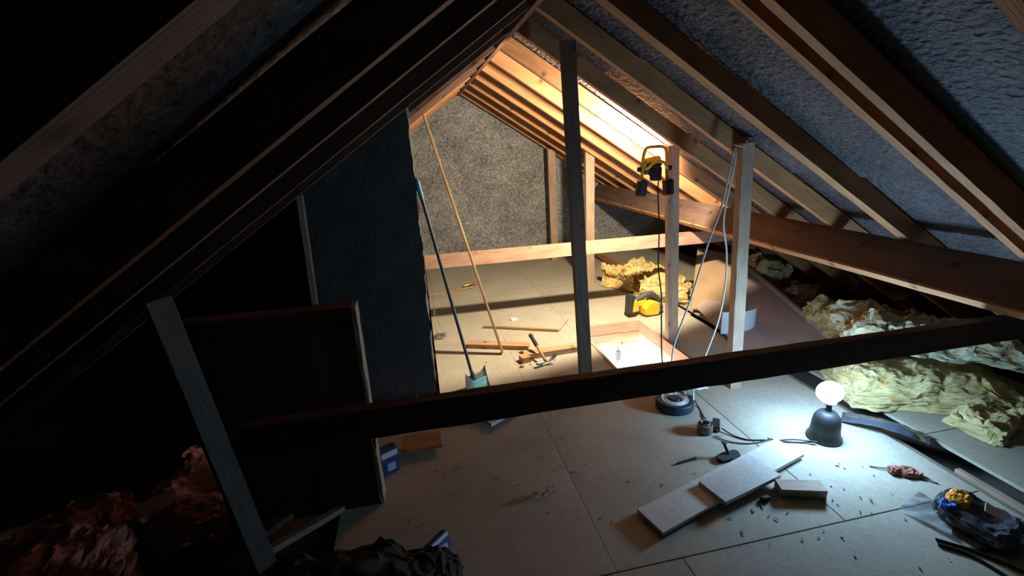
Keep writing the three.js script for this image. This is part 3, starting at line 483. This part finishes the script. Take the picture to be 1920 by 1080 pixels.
{
  const t = thing('plastic_bag', 'crumpled dark film bag with orange and blue print near the floor gap', 'bag', [2.15, 0, -1.17], 0.3);
  part('film', moved(lump(0.24, 0.11, 0.28, 73, { rough: 0.45, freq: 2.4, fine: 0.06, det: 28 }), 0, 0.05, 0), M.filmDark, t);
  part('orange_print', moved(lump(0.11, 0.045, 0.07, 75, { rough: 0.4, freq: 3, det: 14 }), 0.0, 0.088, -0.06), M.orange, t);
  part('blue_print', moved(lump(0.045, 0.035, 0.06, 76, { rough: 0.4, freq: 3, det: 12 }), -0.065, 0.08, -0.075), M.blue, t);
  part('label', moved(new RoundedBoxGeometry(0.05, 0.003, 0.06, 1, 0.001), -0.02, 0.125, 0.05, 0.25, 0.3, 0.1), M.white, t);
  part('clear_corner', sheet((u, v) => V(-0.13 + 0.1 * u - 0.02, 0.01 + 0.06 * u * (1 - v * 0.4) + 0.006 * noise3(u * 6, v * 6, 1, 5), -0.2 + 0.18 * v * (1 - u * 0.3) + 0.02 * u), 10, 10, 0.001), M.film, t);
}
tag(mesh('floor_lead', join(tube([[1.915, 0.005, -1.13], [1.98, 0.005, -1.06], [2.0, 0.005, -0.98], [2.01, 0.005, -0.9]], 0.007, 30, 6), tube([[1.93, 0.006, -1.15], [2.02, 0.006, -1.075], [2.1, 0.006, -1.06], [2.17, 0.006, -1.05]], 0.006, 30, 6), tube([[1.99, 0.006, -1.1], [2.04, 0.007, -1.03], [2.09, 0.006, -0.94]], 0.006, 30, 6)), M.cable), 'black cord in a loose fork at the bottom right corner', 'cord');
timber('gap_batten', [2.53, -0.055, -1.5], [2.53, -0.055, -0.4], 0.03, 0.03, M.post, 'pale thin batten lying in the dark gap of the right floor', 'batten', V(1, 0, 0));
// curved wood shaving and loose crumbs
tag(mesh('wood_shaving', sheet((u, v) => V(0.405 + 0.075 * u, 0.006 + 0.012 * Math.sin(u * 7) ** 2 + 0.012 * v, -1.83 + 0.035 * Math.sin(u * 3) + 0.02 * v), 16, 3, 0.002), M.offcut), 'curled pale wood shaving alone on the floor left of the boards', 'wood shaving');
{
  const gs = []; const sp = (x, z, n, r) => { for (let i = 0; i < n; i++) { const a = rr(0, 6.28), q = r * Math.sqrt(rnd()), s = rr(0.003, 0.008); const b = new THREE.BoxGeometry(s * rr(1, 3.5), 0.0022, s * rr(0.5, 1)); gs.push(moved(b, x + q * Math.cos(a), 0.003 + rr(0, 0.002), z + q * Math.sin(a) * 0.6, rr(-0.15, 0.15), rr(0, 3), rr(-0.15, 0.15))); } };
  sp(1.0, -1.9, 22, 0.7); sp(0.2, -1.9, 26, 0.5); sp(1.5, -1.45, 26, 0.35); sp(0.1, -2.1, 10, 0.1); sp(1.9, -1.5, 16, 0.25); sp(1.5, -1.15, 14, 0.5); sp(0.7, -3.3, 12, 0.3);
  tag(mesh('wood_crumbs', join(...gs), M.post), 'scattered wood crumbs and chips over the floor boards', 'debris', null, 'stuff');
}
// ---------------------------------------------------------------- dark left eaves
woolThing('pink_insulation', lump(0.55, 0.26, 0.8, 81, { rough: 0.34, freq: 2.8 }), M.pinkWool, [-1.17, -0.04, -2.35], 0.1, 'pink insulation roll end showing between the strut and the dark panel');
woolThing('pink_insulation', lump(0.6, 0.3, 1.1, 83, { rough: 0.34, freq: 2.8 }), M.pinkWool, [-1.62, -0.03, -1.75], 0.1, 'dim pink insulation heap in the bottom left corner');
woolThing('pink_insulation', lump(0.5, 0.22, 0.8, 87, { rough: 0.34, freq: 2.8 }), M.pinkWool, [-1.17, -0.05, -1.35], 0.1, 'dim pink insulation left of the foot of the strut');
plank('pale_offcut', 0.14, 0.03, 0.09, [-1.28, 0.14, -2.02], 0.5, M.post, 'small pale offcut on the dim pink insulation at left', 'block', 0.2, 0.15);

renderer.render(scene, camera);
